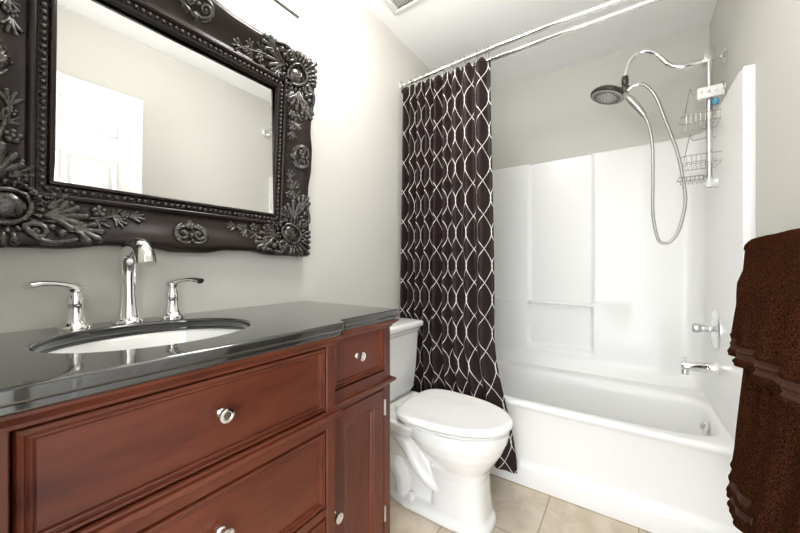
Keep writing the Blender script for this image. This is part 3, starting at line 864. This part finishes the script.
    def centre(s):
        # pair of facing scrolls with a small shell between them (p along the edge, q from the outer edge)
        for sg in (1, -1):
            s.spiral((sg * 0.021, 0.052), 0.0185, PI / 2, 1.25, -sg, 0.0052, [(0, 0.090), (sg * 0.010, 0.078)])
            s.stroke([(sg * 0.004, 0.030), (sg * 0.018, 0.026), (sg * 0.034, 0.034), (sg * 0.041, 0.052), (sg * 0.034, 0.070), (sg * 0.018, 0.082)], [0.003, 0.0045, 0.0050, 0.0050, 0.0046, 0.003])
        for k in range(5):
            a = PI / 2 + (k - 2) * 0.42
            s.stroke([(0, 0.066), (math.cos(a) * 0.020, 0.066 + math.sin(a) * 0.020)], [0.0025, 0.0048], 0.8)
        s.dot(0, 0.048, 0.0075); s.dot(0, 0.034, 0.005)

def build_carving():
    OY0, OY1, OZ0, OZ1 = IY0 - FW, IY1 + FW, IZ0 - FW + 0.003, IZ1 + FW
    hf = lambda p, q: prof_n(FW - max(0.002, min(p, q, FW)))
    for sy in (0, 1):
        for sz in (0, 1):
            def mp(p, q, n, sy=sy, sz=sz):
                return (n, OY0 + p if sy == 0 else OY1 - p, OZ0 + q if sz == 0 else OZ1 - q)
            c = Carve(mp, hf, 1.17, 1.28); c.corner()
            child(c.mb, 'corner_carving', M['ornament'], 180)
    hc_ = lambda p, q: prof_n(FW - max(0.002, min(q, FW)))
    my, mz = (OY0 + OY1) / 2, (OZ0 + OZ1) / 2
    for mp in (lambda p, q, n: (n, my + p, OZ0 + q), lambda p, q, n: (n, my + p, OZ1 - q),
               lambda p, q, n: (n, OY0 + q, mz + p), lambda p, q, n: (n, OY1 - q, mz + p)):
        c = Carve(mp, hc_, 1.06, 1.2); c.centre()
        child(c.mb, 'scroll_carving', M['ornament'], 180)
build_frame()
build_carving()

# ------------------------------------------------------------------ lamp above the mirror
lp = empty('vanity_light', (0.0, 0.46, 2.06), 'chrome bar wall lamp with frosted glass shades above the mirror', 'wall lamp')
MB().box(0.0, 0.022, 0.36, 0.56, 2.03, 2.15, 0.006).build('backplate', M['satin'], lp)
MB().tube([(0.105, 0.118, 2.05), (0.113, 0.30, 2.05), (0.116, 0.46, 2.05), (0.117, 0.64, 2.05), (0.119, 0.80, 2.05)], 0.0085, 14, per=4).build('bar', M['barmetal'], lp)
MB().tube([(0.02, 0.46, 2.08), (0.07, 0.46, 2.075), (0.115, 0.46, 2.052)], 0.009, 12).build('arm', M['satin'], lp)
for y in (0.20, 0.46, 0.70):
    MB().lathe([(0.014, 0.0), (0.024, 0.012), (0.026, 0.035), (0.020, 0.038)], (0.116, y, 2.058)).build('shade_holder', M['satin'], lp)
    MB().lathe([(0.030, 0.0), (0.040, 0.02), (0.052, 0.07), (0.060, 0.125), (0.056, 0.128), (0.03, 0.10), (0.01, 0.06)], (0.116, y, 2.094)).build('glass_shade', M['lamp'], lp)

cl_ = empty('ceiling_fill_light', (0.55, 0.90, H), 'round fill light added under the ceiling, out of view, to brighten the room', 'fill light')  # unseen fill light, added to brighten the ceiling and tub area
MB().lathe([(0.075, 0), (0.075, -0.012), (0.060, -0.022), (0.018, -0.028), (0.014, -0.10), (0.05, -0.108), (0.05, -0.118)], (0.55, 0.90, H)).build('fill_mount', M['satin'], cl_)
MB().lathe([(0.048, -0.119), (0.085, -0.130), (0.118, -0.160), (0.128, -0.195), (0.115, -0.232), (0.08, -0.262), (0.04, -0.275), (0.004, -0.278)], (0.55, 0.90, H)).build('fill_globe', M['fill_glow'], cl_)

# ------------------------------------------------------------------ ceiling vent
vt = empty('ceiling_vent', (0.25, 1.31, H), 'white louvred ceiling air vent near the left wall', 'air vent')
vx0, vx1, vy0, vy1 = 0.112, 0.412, 1.15, 1.450
f = MB()
for a in ((vx0, vx1, vy0, vy0 + 0.022), (vx0, vx1, vy1 - 0.022, vy1), (vx0, vx0 + 0.022, vy0 + 0.022, vy1 - 0.022), (vx1 - 0.022, vx1, vy0 + 0.022, vy1 - 0.022)):
    f.box(*a, H - 0.012, H, 0.003)
f.build('vent_frame', M['plastic_white'], vt)
sl_ = MB()
for k in range(17):
    x = vx0 + 0.030 + k * 0.015
    sl_.quad_strip([[(x - 0.004, vy0 + 0.02, H - 0.0015), (x - 0.004, vy1 - 0.02, H - 0.0015)], [(x + 0.0035, vy0 + 0.02, H - 0.010), (x + 0.0035, vy1 - 0.02, H - 0.010)], [(x + 0.005, vy0 + 0.02, H - 0.010), (x + 0.005, vy1 - 0.02, H - 0.010)], [(x - 0.002, vy0 + 0.02, H - 0.0015), (x - 0.002, vy1 - 0.02, H - 0.0015)]])
sl_.build('louvres', M['plastic_white'], vt, smooth=False)
MB().box(vx0 + 0.01, vx1 - 0.01, vy0 + 0.01, vy1 - 0.01, H - 0.001, H - 0.0002).build('duct_opening', M['duct'], vt, smooth=False)

# ================================================================== TOILET
TY = 1.362
tl = empty('toilet', (0.40, TY, 0.0), 'white two-piece toilet with closed lid between the vanity and the bathtub', 'toilet')
def sring(x0, x1, b, z, n=48, e=2.3, egg=0.0, rear=0.0):
    out = []
    cx_, a = (x0 + x1) / 2, (x1 - x0) / 2
    for k in range(n):
        t = 2 * PI * k / n; c, s_ = math.cos(t), math.sin(t)
        ee = e + (rear * max(0.0, -c))
        r = (abs(c) ** ee + abs(s_) ** ee) ** (-1 / ee)
        x = c * r * a; y = s_ * r * b
        y *= 1 - egg * (x / a)      # narrower towards the front
        out.append((cx_ + x, TY + y, z + 0.025 * max(0.0, min(1.0, (z - 0.12) / 0.25))))
    return out
def loft(mb, rings):
    vr = mb.quad_strip(rings, close=True); mb.cap(vr[0][::-1]); mb.cap(vr[-1])
def build_toilet():
    b = MB()
    # foot, column, bowl
    loft(b, [sring(0.150, 0.678, 0.118, 0.0, e=3.0), sring(0.150, 0.680, 0.119, 0.018, e=3.0), sring(0.154, 0.674, 0.115, 0.034, e=3.0), sring(0.165, 0.660, 0.103, 0.044, e=3.0)])
    loft(b, [sring(0.400, 0.668, 0.106, 0.01, e=3.2), sring(0.402, 0.660, 0.102, 0.05, e=3.2), sring(0.405, 0.650, 0.098, 0.12, e=3.2), sring(0.400, 0.646, 0.100, 0.19, e=3.0), sring(0.385, 0.655, 0.112, 0.23, e=2.7),
             sring(0.345, 0.685, 0.140, 0.268, e=2.4, egg=0.04), sring(0.310, 0.710, 0.163, 0.305, e=2.3, egg=0.07), sring(0.285, 0.728, 0.178, 0.345, e=2.3, egg=0.12), sring(0.275, 0.735, 0.181, 0.375, e=2.25, egg=0.145), sring(0.272, 0.737, 0.182, 0.392, e=2.25, egg=0.15)])
    # rear deck under the tank
    loft(b, [sring(0.04, 0.36, 0.085, 0.20, e=4), sring(0.03, 0.38, 0.11, 0.29, e=4), sring(0.025, 0.40, 0.165, 0.345, e=5), sring(0.025, 0.42, 0.182, 0.375, e=5), sring(0.025, 0.42, 0.182, 0.392, e=5)])
    # trap way loops on both flanks
    for sg in (-1, 1):
        b.tube([(0.17, TY + sg * 0.085, 0.345), (0.25, TY + sg * 0.090, 0.325), (0.31, TY + sg * 0.090, 0.27), (0.355, TY + sg * 0.085, 0.205), (0.41, TY + sg * 0.075, 0.15), (0.46, TY + sg * 0.065, 0.13)], [0.030, 0.034, 0.034, 0.032, 0.030, 0.03], 14)
        b.tube([(0.10, TY + sg * 0.050, 0.20), (0.17, TY + sg * 0.062, 0.185), (0.225, TY + sg * 0.068, 0.155), (0.258, TY + sg * 0.068, 0.105), (0.265, TY + sg * 0.066, 0.03)], [0.040, 0.042, 0.042, 0.040, 0.038], 14)
    b.box(0.09, 0.46, TY - 0.066, TY + 0.066, 0.02, 0.33)
    o = b.build('bowl', M['porcelain'], tl, ang=180)
    md = o.modifiers.new('remesh', 'REMESH'); md.mode = 'VOXEL'; md.voxel_size = 0.0055; md.use_smooth_shade = True
    md = o.modifiers.new('smooth', 'SMOOTH'); md.factor = 0.5; md.iterations = 6
    # seat and lid
    st = MB()
    loft(st, [sring(0.268, 0.732, 0.176, 0.3935, e=2.25, egg=0.15, rear=2.0), sring(0.266, 0.736, 0.180, 0.397, e=2.25, egg=0.15, rear=2.0), sring(0.266, 0.736, 0.180, 0.404, e=2.25, egg=0.15, rear=2.0), sring(0.272, 0.730, 0.174, 0.407, e=2.25, egg=0.15, rear=2.0)])
    st.build('seat', M['plastic_white'], tl, ang=50)
    ld = MB()
    loft(ld, [sring(0.262, 0.744, 0.187, 0.4125, e=2.25, egg=0.15, rear=2.0), sring(0.258, 0.749, 0.191, 0.416, e=2.25, egg=0.15, rear=2.0), sring(0.258, 0.749, 0.191, 0.428, e=2.25, egg=0.15, rear=2.0), sring(0.262, 0.745, 0.187, 0.434, e=2.25, egg=0.15, rear=2.0), sring(0.274, 0.733, 0.176, 0.438, e=2.25, egg=0.15, rear=2.0), sring(0.288, 0.719, 0.163, 0.4385, e=2.25, egg=0.15, rear=2.0), sring(0.300, 0.706, 0.151, 0.436, e=2.25, egg=0.15, rear=2.0), sring(0.36, 0.62, 0.10, 0.4375, e=2.25, egg=0.15, rear=2.0)])
    ld.build('lid', M['plastic_white'], tl, ang=50)
    for sg in (-1, 1): MB().box(0.225, 0.262, TY + sg * 0.075 - 0.02, TY + sg * 0.075 + 0.02, 0.414, 0.450, 0.008).build('seat_hinge', M['plastic_white'], tl)
    # tank
    t = MB()
    def trect(x1, hw, z, r=0.03):
        out = []
        for (cx_, cy_, a0) in ((x1 - r, TY + hw - r, 0), (0.018 + r, TY + hw - r, PI / 2), (0.018 + r, TY - hw + r, PI), (x1 - r, TY - hw + r, 1.5 * PI)):
            for k in range(7):
                a = a0 + PI / 2 * k / 6; out.append((cx_ + math.cos(a) * r, cy_ + math.sin(a) * r, z))
        return out
    loft(t, [trect(0.140, 0.150, 0.416), trect(0.160, 0.172, 0.424), trect(0.172, 0.185, 0.45), trect(0.182, 0.195, 0.56), trect(0.190, 0.203, 0.745), trect(0.190, 0.203, 0.752)])
    t.build('tank', M['porcelain'], tl, ang=50)
    k = MB()
    loft(k, [trect(0.190, 0.203, 0.753), trect(0.194, 0.207, 0.757), trect(0.195, 0.208, 0.768), trect(0.202, 0.214, 0.776), trect(0.211, 0.221, 0.782), trect(0.213, 0.223, 0.790), trect(0.213, 0.223, 0.802), trect(0.209, 0.219, 0.808), trect(0.19, 0.20, 0.811)])
    k.build('tank_lid', M['porcelain'], tl, ang=50)
    lv = MB().lathe([(0.014, 0), (0.014, 0.006), (0.007, 0.009), (0.007, 0.018)], (0.187, TY - 0.164, 0.70), (1, 0, 0)).tube([(0.204, TY - 0.164, 0.70), (0.206, TY - 0.15, 0.697), (0.206, TY - 0.13, 0.69)], [0.006, 0.006, 0.008], 10)
    tag(lv.build('flush_lever', M['chrome'], tl), 'chrome flush lever')
    for sg in (-1, 1):
        MB().lathe([(0.016, 0), (0.0155, 0.010), (0.012, 0.026), (0.009, 0.031), (0.002, 0.033)], (0.325, TY + sg * 0.094, 0.040)).build('bolt_cap', M['plastic_white'], tl)
build_toilet()

# ================================================================== TOWELS
tb = empty('towel_bar', (1.46, 1.10, 1.158), 'chrome towel bar on the right wall behind the brown towels', 'towel bar')
BX, BZ = 1.462, 1.150
MB().tube([(BX, 0.78, BZ), (BX, 1.415, BZ)], 0.009, 12, smooth=False).build('bar', M['chrome'], tb)
for y in (0.79, 1.40):
    MB().lathe([(0.026, 0), (0.026, 0.006), (0.012, 0.012), (0.010, 0.05), (0.013, 0.062)], (W, y, BZ), (-1, 0, 0)).build('bracket', M['chrome'], tb)

def towel(name, label, layers):
    mb = MB(); bm = mb.bm
    for (y0, y1, zf, zb, off, seed, bot, bands, slope, wav) in layers:
        nu, nv = 46, 120; pw = 1.6 if zf < 0.7 else 0.8
        rnd = random.Random(seed); p1, p2 = rnd.random() * 6, rnd.random() * 6
        # cross section over the bar: back hem -> bar -> front hem
        path = []
        for k in range(16): path.append((BX + 0.012 + off * 0.3, zb + (BZ - zb) * k / 16, 0.0))
        for k in range(12):
            a = PI * k / 11; path.append((BX + math.cos(a) * (0.013 + off * 0.6), BZ + 0.002 + math.sin(a) * (0.014 + off), 0.0))
        nf = nv
        for k in range(1, nf + 1):
            t = k / nf; z = BZ + (zf - BZ) * t
            path.append((BX - 0.013 - off * 0.6 - bot * t ** pw, z, t))
        rows = []
        for (x, z, t) in path:
            row = []
            for i in range(nu + 1):
                u = i / nu; y = y0 + (y1 - y0) * u
                amp = wav * min(1, 0.15 + t * 3)
                dx = -amp * (math.sin(u * (y1 - y0) * 38 + p1 + 2.2 * t) + 0.55 * math.sin(u * (y1 - y0) * 83 + p2 - 3.0 * t) + 0.6)
                # rounded selvedge edges
                ed = min(u, 1 - u) * (y1 - y0); dx += 0.010 * (1 - min(1, ed / 0.02)) ** 2 * (1 if t > 0 else 0)
                zz = z + (slope * (u - 0.5) * t)
                ef = min(1, ed / 0.03)
                dx *= 0.35 + 0.65 * ef
                for (b0, b1, d) in bands:
                    hz = zz - zf - slope * (u - 0.5)
                    if b0 < hz < b1: dx += d * (0.3 + 0.7 * ef) * math.sin(PI * (hz - b0) / (b1 - b0))
                dz = 0.010 * math.sin(u * 9 + p2) * math.sin(PI * min(1, max(0, (BZ + 0.03 - z) / 0.06))) if t < 0.1 else 0
                row.append((min(x + dx, 1.498), y + 0.012 * t * (u - 0.5) + 0.004 * math.sin(9 * t + p1) * t, zz + dz))
            rows.append(row)
        vr = mb.quad_strip(rows)
        # the flat woven bands of the hem
        for row_, (x, z, t) in zip(vr, path):
            if t > 0 and any(b0 < z - zf < b1 and d > 0 for b0, b1, d in bands):
                for v in row_:
                    for f in v.link_faces: f.material_index = 1
    o = mb.build(name, M['towel'], None, ang=180)
    o.data.materials.append(M['towelband'])
    md = o.modifiers.new('thick', 'SOLIDIFY'); md.thickness = 0.010; md.offset = -1
    tag(o, label, name.replace('_', ' '))
    return o
ribs = [(0.012, 0.030, -0.006), (0.034, 0.050, 0.004), (0.052, 0.070, -0.006), (0.074, 0.090, 0.004), (0.092, 0.110, -0.006)]
towel('bath_towel', 'long dark brown bath towel hanging folded on the right wall bar', [
    (1.02, 1.425, 0.395, 0.62, 0.004, 3, 0.050, ribs, 0.0, 0.011),
    (0.80, 1.150, 0.360, 0.60, 0.008, 9, 0.075, ribs, 0.0, 0.009)])
towel('hand_towel', 'shorter dark brown hand towel draped over the long bath towel', [
    (0.895, 1.430, 0.832, 0.80, 0.028, 5, 0.024, [(0.006, 0.02, -0.005), (0.022, 0.036, 0.004), (0.04, 0.054, 0.004), (0.058, 0.070, -0.005)], 0.0, 0.012)])
